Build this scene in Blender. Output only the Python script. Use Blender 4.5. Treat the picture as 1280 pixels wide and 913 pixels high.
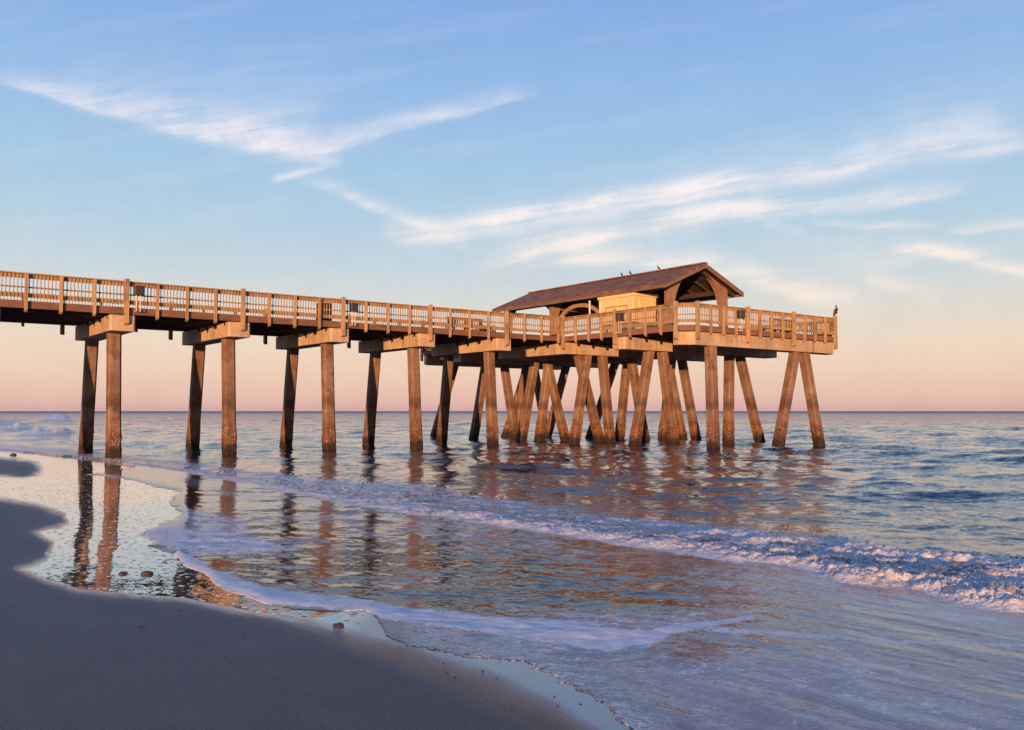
import bpy, bmesh, math, random
import numpy as np
from mathutils import Vector, Matrix
random.seed(7); np.random.seed(7)
R = math.radians
scene = bpy.context.scene
for o in list(bpy.data.objects): bpy.data.objects.remove(o)
C = scene.collection

# ------------------------------------------------------------------ camera
HC = 1.76; F = 1110.0; HZ = 514.0
cam_d = bpy.data.cameras.new('camera'); cam = bpy.data.objects.new('camera', cam_d); C.objects.link(cam)
cam.location = (0, 0, HC)
cam.rotation_euler = (R(90 + 2.966), 0, 0)
cam_d.sensor_width = 36; cam_d.lens = F / 1280 * 36
cam_d.clip_start = 0.1; cam_d.clip_end = 30000
scene.camera = cam

# ------------------------------------------------------------------ exposure
scene.view_settings.view_transform = 'Standard'; scene.view_settings.look = 'None'
scene.view_settings.gamma = 1; scene.view_settings.exposure = 0.12
scene.view_settings.use_curve_mapping = False

# ------------------------------------------------------------------ sun (low, behind the camera, a little to the left)
SUN_EL = R(2.7)
tx, ty = 0.171, 0.985
sun_d = bpy.data.lights.new('sun', 'SUN'); sun = bpy.data.objects.new('sun', sun_d); C.objects.link(sun)
sun_d.energy = 5.0; sun_d.angle = R(0.5); sun_d.color = (1.0, 0.55, 0.27)
sun.location = (0, -30, 30)
sun.rotation_euler = Vector((tx * math.cos(SUN_EL), ty * math.cos(SUN_EL), -math.sin(SUN_EL))).to_track_quat('-Z', 'Y').to_euler()

def srgb(r, g, b, a=1.0):
    f = lambda c: (c / 255) / 12.92 if c / 255 <= 0.04045 else ((c / 255 + 0.055) / 1.055) ** 2.4
    return (f(r), f(g), f(b), a)

class NT:
    """small helper to write node trees"""
    def __init__(s, tree): s.t = tree; tree.nodes.clear()
    def n(s, typ, **kw):
        nd = s.t.nodes.new(typ)
        for k, v in kw.items(): setattr(nd, k, v)
        return nd
    def put(s, sock, v):
        if isinstance(v, bpy.types.NodeSocket): s.t.links.new(v, sock)
        elif v is not None: sock.default_value = v
    def m(s, op, a, b=None, c=None, clamp=False):
        nd = s.n('ShaderNodeMath', operation=op); nd.use_clamp = clamp
        s.put(nd.inputs[0], a)
        if b is not None: s.put(nd.inputs[1], b)
        if c is not None: s.put(nd.inputs[2], c)
        return nd.outputs[0]
    def vm(s, op, a, b=None):
        nd = s.n('ShaderNodeVectorMath', operation=op)
        s.put(nd.inputs[0], a)
        if b is not None: s.put(nd.inputs[1], b)
        return nd.outputs[0]
    def ss(s, v, a, b, lo=0.0, hi=1.0):
        nd = s.n('ShaderNodeMapRange', interpolation_type='SMOOTHSTEP')
        s.put(nd.inputs['Value'], v); s.put(nd.inputs['From Min'], a); s.put(nd.inputs['From Max'], b)
        s.put(nd.inputs['To Min'], lo); s.put(nd.inputs['To Max'], hi)
        return nd.outputs[0]
    def mix(s, f, a, b, blend='MIX'):
        nd = s.n('ShaderNodeMix', data_type='RGBA', blend_type=blend)
        s.put(nd.inputs[0], f); s.put(nd.inputs[6], a); s.put(nd.inputs[7], b)
        return nd.outputs[2]
    def noise(s, vec, scale=5.0, detail=4.0, rough=0.55, dist=0.0, out=0):
        nd = s.n('ShaderNodeTexNoise'); s.put(nd.inputs['Vector'], vec)
        s.put(nd.inputs['Scale'], scale); nd.inputs['Detail'].default_value = detail
        nd.inputs['Roughness'].default_value = rough; nd.inputs['Distortion'].default_value = dist
        return nd.outputs[out]
    def vor(s, vec, scale=5.0, feature='F1', out=0, rnd=1.0):
        nd = s.n('ShaderNodeTexVoronoi', feature=feature); s.put(nd.inputs['Vector'], vec)
        nd.inputs['Scale'].default_value = scale; nd.inputs['Randomness'].default_value = rnd
        return nd.outputs[out]
    def ramp(s, f, stops, interp='LINEAR'):
        nd = s.n('ShaderNodeValToRGB'); cr = nd.color_ramp; cr.interpolation = interp
        while len(cr.elements) > 1: cr.elements.remove(cr.elements[-1])
        cr.elements[0].position = stops[0][0]; cr.elements[0].color = stops[0][1]
        for p, c in stops[1:]:
            e = cr.elements.new(p); e.color = c
        s.put(nd.inputs[0], f); return nd.outputs[0]
    def bump(s, h, strength=0.5, dist=0.02, normal=None):
        nd = s.n('ShaderNodeBump'); s.put(nd.inputs['Height'], h); s.put(nd.inputs['Strength'], strength)
        s.put(nd.inputs['Distance'], dist)
        if normal is not None: s.put(nd.inputs['Normal'], normal)
        return nd.outputs[0]
    def comb(s, x, y, z):
        nd = s.n('ShaderNodeCombineXYZ'); s.put(nd.inputs[0], x); s.put(nd.inputs[1], y); s.put(nd.inputs[2], z); return nd.outputs[0]
    def sep(s, v):
        nd = s.n('ShaderNodeSeparateXYZ'); s.put(nd.inputs[0], v); return nd.outputs

# ------------------------------------------------------------------ world: evening sky with cirrus
world = bpy.data.worlds.new('World'); scene.world = world; world.use_nodes = True; world.cycles.sampling_method = 'MANUAL'; world.cycles.sample_map_resolution = 512
w = NT(world.node_tree)
sky = w.n('ShaderNodeTexSky'); sky.sky_type = 'NISHITA'; sky.sun_disc = False
sky.sun_elevation = SUN_EL
# direction towards the sun is (-tx,-ty): Nishita azimuth is measured from +Y clockwise
sky.sun_rotation = math.atan2(-tx, -ty)
sky.air_density = 1.0; sky.dust_density = 1.2; sky.ozone_density = 2.5
gen = w.n('ShaderNodeTexCoord').outputs['Generated']
D = w.vm('NORMALIZE', gen)
dx, dy, dz = w.sep(D)
grad = w.ramp(w.m('MAXIMUM', dz, 0.0), [
    (0.0, srgb(212, 168, 166)), (0.006, srgb(226, 182, 173)), (0.02, srgb(236, 196, 178)), (0.045, srgb(242, 210, 186)),
    (0.075, srgb(240, 219, 198)), (0.11, srgb(226, 221, 212)), (0.15, srgb(204, 218, 224)), (0.20, srgb(184, 211, 229)), (0.26, srgb(168, 203, 232)),
    (0.34, srgb(152, 190, 234)), (0.42, srgb(138, 176, 230)), (0.7, srgb(98, 140, 206)), (1.0, srgb(76, 112, 184))])
# cirrus streaks, laid out over the sky by direction
dyc = w.m('MAXIMUM', dy, 0.08)
a0 = w.m('DIVIDE', dx, dyc); b0 = w.m('DIVIDE', dz, dyc)
vec0 = w.comb(a0, b0, 0.0)
wob = w.noise(vec0, 5.0, 3, 0.5, out=1)
wx, wy, wz = w.sep(wob)
a1 = w.m('ADD', a0, w.m('MULTIPLY', w.m('SUBTRACT', wx, 0.5), 0.035))
b1 = w.m('ADD', b0, w.m('MULTIPLY', w.m('SUBTRACT', wy, 0.5), 0.026))
def P2(px, py): return ((px - 640) / F, (HZ - py) / F)
def streak(p, q, wd, strength, curv=0.0, soft=1.0, taper=0.0):
    """soft band from p to q; wd its half width, curv its sag, taper makes it wider towards q"""
    (ax, ay), (bx, by) = P2(*p), P2(*q); cx, cy = (ax + bx) / 2, (ay + by) / 2
    L = math.hypot(bx - ax, by - ay) / 2; ux, uy = (bx - ax) / 2 / L, (by - ay) / 2 / L
    X = w.m('SUBTRACT', a1, cx); Y = w.m('SUBTRACT', b1, cy)
    s_ = w.m('DIVIDE', w.m('ADD', w.m('MULTIPLY', X, ux), w.m('MULTIPLY', Y, uy)), L)
    t_ = w.m('ADD', w.m('MULTIPLY', X, -uy), w.m('MULTIPLY', Y, ux))
    s2 = w.m('MULTIPLY', s_, s_)
    t_ = w.m('ADD', t_, w.m('MULTIPLY', s2, curv / F))
    ww = w.m('MULTIPLY', w.m('ADD', w.m('MULTIPLY', s_, taper), 1.0), wd / F)
    ww = w.m('MAXIMUM', ww, 0.001)
    # crisp lower side, feathered upper side
    side = w.m('GREATER_THAN', t_, 0.0)
    ww = w.m('MULTIPLY', ww, w.m('ADD', 1.0, w.m('MULTIPLY', side, soft)))
    g = w.m('DIVIDE', t_, ww); g = w.m('EXPONENT', w.m('MULTIPLY', w.m('MULTIPLY', g, g), -1.0))
    win = w.ss(w.m('ABSOLUTE', s_), 1.0, 0.55)
    return w.m('MULTIPLY', w.m('MULTIPLY', g, win), strength)
acc = None
for args in [((-60, 84), (400, 206), 7, .55, -5, 2.8, .45), ((150, 146), (430, 203), 9, .75, -2, 2.4, .2), ((40, 96), (430, 185), 26, .22, 0, 1.2, .3),
             ((320, 204), (690, 102), 5, .60, 6, 2.6, -.35), ((325, 229), (425, 199), 4.5, .6, 0, .6, 0),
             ((355, 215), (600, 312), 6, .55, 4, 1.0, .2), ((470, 292), (555, 302), 8, .25, 0, 1, 0),
             ((470, 304), (1000, 208), 4.0, 1.0, 9, 1.6, .1), ((480, 308), (1040, 212), 11, .5, 9, 1.2, .1),
             ((740, 272), (1340, 155), 13, .55, 0, 2.0, .5), ((900, 236), (1330, 170), 5, .40, 4, 1.5, .3),
             ((575, 334), (1000, 247), 5.5, 1.0, 6, 1.0, .1), ((600, 330), (1000, 250), 13, .40, 6, 1.0, .1), ((800, 284), (1250, 238), 6.5, .70, -10, 1.3, .2),
             ((580, 318), (900, 270), 22, .30, 0, 1.2, 0), ((670, 320), (890, 330), 9, .75, 6, .8, 0),
             ((830, 318), (1100, 400), 11, .85, 0, 1.0, .2), ((990, 275), (1190, 283), 3.5, .5, 0, .8, 0),
             ((1100, 300), (1330, 345), 6, 1.0, 8, .8, .1), ((1070, 345), (1180, 372), 8, .45, 0, .8, 0),
             ((1180, 292), (1330, 278), 4, .4, 0, 1, 0), ((930, 330), (1180, 320), 16, .22, 0, 1, 0),
             ((950, 280), (1010, 290), 5, .35, 0, 1, 0)]:
    g = streak(*args)
    acc = g if acc is None else w.m('SUBTRACT', w.m('ADD', acc, g), w.m('MULTIPLY', acc, g))
# wisps drawn out along the streaks
st = w.comb(w.m('ADD', w.m('MULTIPLY', a1, 7.0), w.m('MULTIPLY', b1, -3.0)), w.m('ADD', w.m('MULTIPLY', b1, 60.0), w.m('MULTIPLY', a1, -9.0)), 0.0)
fib = w.noise(st, 1.0, 6, 0.62, 0.3)
puff = w.noise(vec0, 17.0, 5, 0.6)
cl = w.m('MULTIPLY', acc, w.ss(w.m('ADD', w.m('MULTIPLY', fib, .60), w.m('MULTIPLY', puff, .40)), 0.36, 0.62, 0.34, 1.18), clamp=True)
cl = w.m('MULTIPLY', cl, w.ss(dy, 0.1, 0.3))
veil = w.m('MULTIPLY', w.ss(w.noise(st, .5, 5, .6), .48, .75), w.m('MULTIPLY', w.ss(b0, .02, .14), .10))
cl = w.m('ADD', cl, veil, clamp=True)
ccol = w.ramp(w.m('MAXIMUM', dz, 0.0), [(0.05, srgb(252, 222, 200)), (0.14, srgb(254, 240, 228)), (0.22, srgb(250, 242, 242)), (0.4, srgb(240, 236, 250))])
front = w.mix(cl, grad, ccol)
# fine grain of thin high haze so the blue is not perfectly even
gr = w.noise(D, 22.0, 6, 0.7)
front = w.mix(1.0, front, w.comb(*[w.ss(gr, .2, .8, .975, 1.025)] * 3), 'MULTIPLY')
bg1 = w.n('ShaderNodeBackground'); w.put(bg1.inputs[0], front); bg1.inputs[1].default_value = 0.92
bg2 = w.n('ShaderNodeBackground'); w.put(bg2.inputs[0], sky.outputs[0]); bg2.inputs[1].default_value = 0.05
# the physical sky carries the glow round the sun behind the camera
mixs = w.n('ShaderNodeMixShader')
w.put(mixs.inputs[0], w.ss(dy, -0.1, -0.9, 0.03, 0.75))
w.t.links.new(bg1.outputs[0], mixs.inputs[1]); w.t.links.new(bg2.outputs[0], mixs.inputs[2])
wo = w.n('ShaderNodeOutputWorld'); w.t.links.new(mixs.outputs[0], wo.inputs[0])

# ------------------------------------------------------------------ materials
def new_mat(name):
    m = bpy.data.materials.new(name); m.use_nodes = True
    t = NT(m.node_tree)
    pb = t.n('ShaderNodeBsdfPrincipled'); out = t.n('ShaderNodeOutputMaterial')
    t.t.links.new(pb.outputs[0], out.inputs[0]); t.pb = pb; t.out = out; t.mat = m
    return t
def pos(t): return t.n('ShaderNodeNewGeometry').outputs['Position']
def objc(t): return t.n('ShaderNodeTexCoord').outputs['Object']
def attr(t, name):
    a = t.n('ShaderNodeAttribute'); a.attribute_name = name; return a.outputs['Fac']

def mat_concrete(name, c1, c2, piles=False):
    t = new_mat(name); p = objc(t)
    x, y, z = t.sep(p)
    big = t.noise(p, 0.9, 5, 0.6)
    fine = t.noise(p, 14, 5, 0.65)
    streakv = t.comb(t.m('MULTIPLY', x, 5.0), t.m('MULTIPLY', y, 5.0), t.m('MULTIPLY', z, 0.45))
    stk = t.noise(streakv, 1.0, 4, 0.6)
    col = t.mix(t.ss(big, .3, .7), c1, c2)
    col = t.mix(t.ss(stk, .5, .75, 0, .55), col, srgb(92, 58, 40))
    col = t.mix(t.ss(fine, .35, .75, 0, .35), col, srgb(84, 66, 54))
    h = t.m('ADD', t.m('MULTIPLY', fine, .6), t.m('MULTIPLY', t.noise(p, 55, 3, .6), .4))
    bs = 0.35
    if piles:
        P = pos(t); X, Y, Z = t.sep(P)
        nz = t.noise(P, 3.2, 4, .65)
        zz = t.m('ADD', Z, t.m('MULTIPLY', t.m('SUBTRACT', nz, .5), .9))
        # tide stain higher up, barnacles below, black weed at the waterline
        band = t.m('MULTIPLY', t.ss(zz, 1.75, 2.0), t.ss(zz, 2.6, 2.1))
        oi = t.n('ShaderNodeObjectInfo').outputs['Random']
        col = t.mix(t.m('MULTIPLY', oi, .35), col, srgb(120, 84, 66))
        col = t.mix(t.m('MULTIPLY', band, .6), col, srgb(70, 48, 38))
        blot = t.ss(t.noise(P, 1.4, 5, .7), .54, .62, 0, .55)
        col = t.mix(blot, col, srgb(88, 62, 50))
        rust = t.ss(t.noise(streakv, .55, 4, .6), .50, .68, 0, .5)
        col = t.mix(rust, col, srgb(122, 70, 46))
        bz = t.ss(zz, 1.75, .85)
        cells = t.vor(P, 9, 'F1')
        bar = t.ss(cells, .45, .12)
        spots = t.ss(t.noise(P, 4.5, 6, .75), .47, .56)
        bc = t.mix(t.m('MULTIPLY', bar, spots), t.mix(t.ss(t.noise(P, 2.2, 4, .7), .4, .6), srgb(146, 94, 62), srgb(86, 60, 48)), srgb(222, 182, 138))
        col = t.mix(t.m('MULTIPLY', bz, .8), col, bc)
        wz_ = t.ss(zz, .75, .25, 0, .92)
        col = t.mix(wz_, col, srgb(40, 28, 22))
        h = t.m('ADD', h, t.m('MULTIPLY', t.m('MULTIPLY', bar, bz), 2.0))
        bs = 0.7
    t.put(t.pb.inputs['Base Color'], col); t.put(t.pb.inputs['Roughness'], t.ss(big, .2, .8, .75, .95))
    t.put(t.pb.inputs['Normal'], t.bump(h, bs, 0.03))
    return t.mat
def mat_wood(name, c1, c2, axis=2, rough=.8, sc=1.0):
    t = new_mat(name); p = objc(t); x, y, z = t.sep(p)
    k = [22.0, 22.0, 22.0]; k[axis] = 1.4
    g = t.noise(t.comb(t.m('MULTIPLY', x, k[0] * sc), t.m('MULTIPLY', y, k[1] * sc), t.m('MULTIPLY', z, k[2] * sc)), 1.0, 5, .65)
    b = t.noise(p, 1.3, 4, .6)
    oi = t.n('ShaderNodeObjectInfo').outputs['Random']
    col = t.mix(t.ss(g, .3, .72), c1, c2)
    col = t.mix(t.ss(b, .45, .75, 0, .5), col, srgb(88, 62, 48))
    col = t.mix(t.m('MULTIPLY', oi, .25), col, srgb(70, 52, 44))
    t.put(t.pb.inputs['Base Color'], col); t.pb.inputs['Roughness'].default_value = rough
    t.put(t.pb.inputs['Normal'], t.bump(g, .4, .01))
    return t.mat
def mat_plain(name, c, rough=.6, metal=0.0, var=.25, sc=8):
    t = new_mat(name); p = objc(t)
    n = t.noise(p, sc, 4, .6)
    dk = tuple(v * .55 for v in c[:3]) + (1,)
    t.put(t.pb.inputs['Base Color'], t.mix(t.ss(n, .4, .8, 0, var * 2), c, dk))
    t.pb.inputs['Roughness'].default_value = rough; t.pb.inputs['Metallic'].default_value = metal
    t.put(t.pb.inputs['Normal'], t.bump(n, .15, .01))
    return t.mat
def mat_shingle():
    t = new_mat('roof_shingle'); p = objc(t); x, y, z = t.sep(p)
    br = t.n('ShaderNodeTexBrick'); t.put(br.inputs['Vector'], t.comb(y, t.m('MULTIPLY', z, 2.55), 0.0))
    br.inputs['Scale'].default_value = 1.0; br.inputs['Brick Width'].default_value = .30; br.inputs['Row Height'].default_value = .26
    br.inputs['Mortar Size'].default_value = .014; br.inputs['Mortar Smooth'].default_value = .2; br.offset = .5
    br.inputs['Color1'].default_value = srgb(186, 124, 84); br.inputs['Color2'].default_value = srgb(134, 88, 62)
    br.inputs['Mortar'].default_value = srgb(52, 36, 34)
    n = t.noise(p, 1.1, 5, .6)
    col = t.mix(t.ss(n, .35, .75, 0, .55), br.outputs[0], srgb(92, 66, 52))
    gn = t.noise(p, 60, 3, .6)
    t.put(t.pb.inputs['Base Color'], t.mix(t.ss(gn, .4, .7, 0, .3), col, srgb(70, 52, 50)))
    t.pb.inputs['Roughness'].default_value = .9
    hh = t.m('ADD', t.m('MULTIPLY', t.m('FRACT', t.m('MULTIPLY', z, 2.55 / .26)), -.8), t.m('MULTIPLY', br.outputs[1], -1.0))
    t.put(t.pb.inputs['Normal'], t.bump(hh, .6, .03))
    return t.mat
M = dict(
    cap=mat_concrete('cap_concrete', srgb(224, 192, 158), srgb(190, 160, 132)),
    pile=mat_concrete('pile_concrete', srgb(170, 138, 116), srgb(132, 104, 88), True),
    wood=mat_wood('weathered_rail_wood', srgb(200, 168, 128), srgb(150, 120, 90)),
    woodh=mat_wood('weathered_board', srgb(160, 116, 92), srgb(112, 78, 64), 0),
    bench=mat_wood('bench_wood', srgb(138, 84, 66), srgb(98, 58, 48), 1),
    post=mat_wood('weathered_post', srgb(210, 174, 132), srgb(166, 130, 96)),
    deck=mat_wood('deck_board', srgb(150, 116, 92), srgb(108, 80, 64), 1),
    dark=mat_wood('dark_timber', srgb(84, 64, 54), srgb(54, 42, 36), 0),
    col=mat_wood('pavilion_timber', srgb(186, 146, 118), srgb(150, 112, 88), 2),
    fascia=mat_wood('fascia_timber', srgb(150, 118, 102), srgb(116, 90, 80), 1),
    shingle=mat_shingle(),
    kiosk=mat_plain('cream_painted_board', srgb(238, 204, 142), .55, 0, .10, 3),
    kiosk_trim=mat_plain('cream_trim', srgb(244, 216, 160), .5, 0, .08, 3),
    grey=mat_plain('dark_grey_plastic', srgb(66, 58, 58), .5),
    white=mat_plain('white_pipe', srgb(225, 215, 205), .4, 0, .1),
    bird=mat_plain('brown_feathers', srgb(136, 112, 96), .85, 0, .35, 14),
    birdd=mat_plain('dark_feathers', srgb(46, 40, 40), .85, 0, .3, 14),
    beak=mat_plain('beak', srgb(190, 150, 80), .5),
    legm=mat_plain('bird_leg', srgb(190, 120, 90), .6),
    stone=mat_plain('brown_stone', srgb(84, 60, 54), .45, 0, .5, 30),
    stoned=mat_plain('dark_stone', srgb(48, 40, 40), .5, 0, .3, 20),
)

# ------------------------------------------------------------------ mesh helpers
def link(o, parent=None):
    C.objects.link(o)
    if parent is not None: o.parent = parent
    return o
def tag(o, label=None, cat=None, group=None, kind=None):
    if label: o['label'] = label
    if cat: o['category'] = cat
    if group: o['group'] = group
    if kind: o['kind'] = kind
    return o
def empty(name, loc, rz=0.0):
    o = bpy.data.objects.new(name, None); o.location = loc; o.rotation_euler = (0, 0, rz); o.empty_display_size = .3
    return link(o)
class MB:
    def __init__(s): s.v = []; s.f = []
    def add(s, vs, fs):
        b = len(s.v); s.v += [tuple(v) for v in vs]; s.f += [tuple(i + b for i in f) for f in fs]; return s
    def box(s, x0, x1, y0, y1, z0, z1, ch=0.0):
        if x0 > x1: x0, x1 = x1, x0
        if y0 > y1: y0, y1 = y1, y0
        if ch <= 0:
            vs = [(x, y, z) for z in (z0, z1) for x, y in ((x0, y0), (x1, y0), (x1, y1), (x0, y1))]
            return s.add(vs, [(3, 2, 1, 0), (4, 5, 6, 7), (0, 1, 5, 4), (1, 2, 6, 5), (2, 3, 7, 6), (3, 0, 4, 7)])
        pts = [(x0 + ch, y0), (x1 - ch, y0), (x1, y0 + ch), (x1, y1 - ch), (x1 - ch, y1), (x0 + ch, y1), (x0, y1 - ch), (x0, y0 + ch)]
        return s.prism(pts, z0, z1)
    def prism(s, pts, z0, z1):
        n = len(pts); vs = [(x, y, z0) for x, y in pts] + [(x, y, z1) for x, y in pts]
        fs = [tuple(range(n - 1, -1, -1)), tuple(range(n, 2 * n))] + [(i, (i + 1) % n, n + (i + 1) % n, n + i) for i in range(n)]
        return s.add(vs, fs)
    def bar(s, p, q, wd, ht, up=(0, 0, 1)):
        """square bar from p to q, wd wide, ht high"""
        p = Vector(p); q = Vector(q); d = (q - p).normalized(); up = Vector(up)
        if abs(d.dot(up)) > .99: up = Vector((1, 0, 0))
        sd = d.cross(up).normalized(); u = sd.cross(d).normalized()
        vs = []
        for c in (p, q):
            for a, b in ((-1, -1), (1, -1), (1, 1), (-1, 1)): vs.append(c + sd * (a * wd / 2) + u * (b * ht / 2))
        return s.add(vs, [(3, 2, 1, 0), (4, 5, 6, 7), (0, 1, 5, 4), (1, 2, 6, 5), (2, 3, 7, 6), (3, 0, 4, 7)])
    def tube(s, pts, rads, n=8):
        pts = [Vector(p) for p in pts]; b = len(s.v); rings = []
        for i, p in enumerate(pts):
            d = (pts[min(i + 1, len(pts) - 1)] - pts[max(i - 1, 0)]).normalized()
            up = Vector((0, 0, 1)) if abs(d.z) < .95 else Vector((1, 0, 0))
            sd = d.cross(up).normalized(); u = sd.cross(d).normalized(); r = rads[i] if hasattr(rads, '__len__') else rads
            rr = r if hasattr(r, '__len__') else (r, r)
            rings.append([p + sd * math.cos(2 * math.pi * k / n) * rr[0] + u * math.sin(2 * math.pi * k / n) * rr[1] for k in range(n)])
        vs = [v for r in rings for v in r]; fs = []
        for i in range(len(pts) - 1):
            for k in range(n): fs.append((i * n + k, i * n + (k + 1) % n, (i + 1) * n + (k + 1) % n, (i + 1) * n + k))
        fs.append(tuple(range(n - 1, -1, -1))); fs.append(tuple(range((len(pts) - 1) * n, len(pts) * n)))
        return s.add(vs, fs)
    def build(s, name, mat, parent=None, smooth=False, bevel=0.0, loc=None):
        me = bpy.data.meshes.new(name); me.from_pydata(s.v, [], s.f); me.update()
        bm = bmesh.new(); bm.from_mesh(me); bmesh.ops.recalc_face_normals(bm, faces=bm.faces)
        if bevel > 0:
            bmesh.ops.bevel(bm, geom=list(bm.edges), offset=bevel, segments=1, affect='EDGES', profile=.5)
        if smooth:
            for f in bm.faces: f.smooth = True
        bm.to_mesh(me); bm.free()
        me.materials.append(mat)
        o = bpy.data.objects.new(name, me)
        if loc: o.location = loc
        return link(o, parent)

# ------------------------------------------------------------------ numpy noise
def _hash(ix, iy, seed):
    h = (ix.astype(np.int64) * 374761393 + iy.astype(np.int64) * 668265263 + seed * 1442695041) & 0x7fffffff
    h = ((h ^ (h >> 13)) * 1274126177) & 0x7fffffff
    return ((h ^ (h >> 16)) & 0xffff) / 65535.0
def vnoise(x, y, seed=0):
    ix = np.floor(x); iy = np.floor(y); fx = x - ix; fy = y - iy
    fx = fx * fx * fx * (fx * (fx * 6 - 15) + 10); fy = fy * fy * fy * (fy * (fy * 6 - 15) + 10)
    a = _hash(ix, iy, seed); b = _hash(ix + 1, iy, seed); c = _hash(ix, iy + 1, seed); d = _hash(ix + 1, iy + 1, seed)
    return (a * (1 - fx) + b * fx) * (1 - fy) + (c * (1 - fx) + d * fx) * fy
def fbm(x, y, seed=0, octv=4, gain=.5):
    v = np.zeros_like(x); a = 1.0; t = 0
    for k in range(octv):
        v += a * vnoise(x * 2 ** k + 13.7 * k, y * 2 ** k - 7.3 * k, seed + k); t += a; a *= gain
    return v / t
def sst(x, a, b):
    t = np.clip((x - a) / (b - a), 0, 1); return t * t * (3 - 2 * t)
def pdist(PX, PY, line, ys=1.0):
    """distance to a polyline (and the parameter's interpolated extras)"""
    best = np.full(PX.shape, 1e9); wid = np.ones(PX.shape)
    for a, b in zip(line[:-1], line[1:]):
        ax, ay, bx, by = a[0], a[1] * ys, b[0], b[1] * ys
        ddx, ddy = bx - ax, by - ay; L = ddx * ddx + ddy * ddy + 1e-9
        t = np.clip(((PX - ax) * ddx + (PY * ys - ay) * ddy) / L, 0, 1)
        d = np.hypot(PX - ax - t * ddx, PY * ys - ay - t * ddy)
        m = d < best; best = np.where(m, d, best)
        if len(a) > 2: wid = np.where(m, a[2] + (b[2] - a[2]) * t, wid)
    return best, wid
def pin(PX, PY, poly):
    c = np.zeros(PX.shape, bool); n = len(poly)
    for i in range(n):
        x1, y1 = poly[i]; x2, y2 = poly[(i + 1) % n]
        if y1 == y2: continue
        m = ((y1 > PY) != (y2 > PY)) & (PX < (x2 - x1) * (PY - y1) / (y2 - y1) + x1)
        c ^= m
    return c

# shore outlines were measured on the photograph and laid on the ground through these bearings;
# G holds for every ground point its bearing and its depth (in units of the photograph)
SEA_EDGE = [(-900, 556), (-300, 560), (0, 565), (100, 571), (150, 576), (175, 583), (130, 590), (106, 593), (156, 598), (194, 607), (228, 614), (214, 628), (232, 643),
            (200, 655), (176, 668), (200, 677), (190, 682), (223, 691), (233, 702), (259, 715), (281, 734), (312, 743), (340, 753),
            (375, 758), (420, 760), (458, 759), (474, 770), (483, 791), (517, 802), (555, 810), (599, 819), (661, 821), (685, 836),
            (717, 855), (760, 880), (800, 916), (880, 990), (1100, 1200), (1500, 1700)]
WET_EDGE = [(-900, 585), (-300, 610), (0, 624), (50, 632), (84, 642), (86, 652), (45, 664), (70, 680), (62, 698), (25, 712), (60, 727), (100, 741), (170, 746), (240, 752),
            (300, 764), (360, 775), (420, 787), (500, 806), (560, 828), (620, 852), (690, 882), (750, 920), (800, 990), (1000, 1250), (1400, 1800)]
SEA_POLY = SEA_EDGE + [(1500, 9e4), (9e5, 9e4), (9e5, -9e4), (-9e5, -9e4), (-9e5, 556)]
WET_POLY = WET_EDGE + [(1400, 9e4), (9e5, 9e4), (9e5, -9e4), (-9e5, -9e4), (-9e5, 585)]

def polar(rs, angs, full):
    A, T = np.meshgrid(angs, rs)
    return np.sin(A) * T, np.cos(A) * T
def grid_mesh(name, X, Y, Z, wrap, attrs, mat):
    nr, nc = X.shape
    me = bpy.data.meshes.new(name)
    co = np.stack([X, Y, Z], -1).reshape(-1, 3).astype(np.float32)
    i = np.arange(nr - 1)[:, None] * nc; j = np.arange(nc if wrap else nc - 1)[None, :]; j2 = (j + 1) % nc
    q = np.stack([i + j, i + j2, i + nc + j2, i + nc + j], -1).reshape(-1, 4)
    # rows run from far to near, columns from left to right: flip so that normals point up
    q = q[:, ::-1].astype(np.int32)
    me.vertices.add(len(co)); me.vertices.foreach_set('co', co.ravel())
    me.loops.add(q.size); me.loops.foreach_set('vertex_index', q.ravel())
    me.polygons.add(len(q)); me.polygons.foreach_set('loop_start', np.arange(0, q.size, 4, dtype=np.int32))
    me.polygons.foreach_set('loop_total', np.full(len(q), 4, dtype=np.int32))
    me.polygons.foreach_set('use_smooth', np.ones(len(q), bool))
    me.update(calc_edges=True); me.validate()
    for k, v in attrs.items():
        a = me.attributes.new(k, 'FLOAT', 'POINT'); a.data.foreach_set('value', v.reshape(-1).astype(np.float32))
    me.materials.append(mat)
    o = bpy.data.objects.new(name, me); link(o)
    if me.polygons[0].normal.z < 0: me.flip_normals()
    return o
def ground_px(X, Y):
    """bearing / depth coordinates of a ground point"""
    fr = Y > .6
    Yc = np.where(fr, Y, 1.0)
    return np.where(fr, 640 + F * X / Yc, np.where(X > 0, 9e4, -9e4)), np.where(fr, HZ + HC * F / Yc, 5e3), fr
def shore_s(X, Y): return .78 * X + .626 * Y
def shore_q(X, Y): return -.626 * X + .78 * Y
def sand_height(X, Y):
    PX, PY, fr = ground_px(X, Y)
    s = shore_s(X, Y); q = shore_q(X, Y)
    jx = (fbm(X * .9, Y * .9, 31, 4) - .5) * 26; jy = (fbm(X * 1.1 + 9, Y * 1.1, 41, 4) - .5) * 8
    inw = pin(PX + jx * 0.7, PY + jy * .7, WET_POLY)
    dry = (~inw)
    s0 = 3.2
    z = np.where(s < s0, (s0 - s) * .022, 0.0)
    z = np.minimum(z, 2.2)
    ins = s > 7.5
    z = np.where(ins, -(s - 7.5) * .045, z); z = np.maximum(z, -4)
    z = z + (fbm(X * .35, Y * .35, 5, 3) - .5) * .02
    return z, inw, PX, PY, fr, s, q

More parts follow.
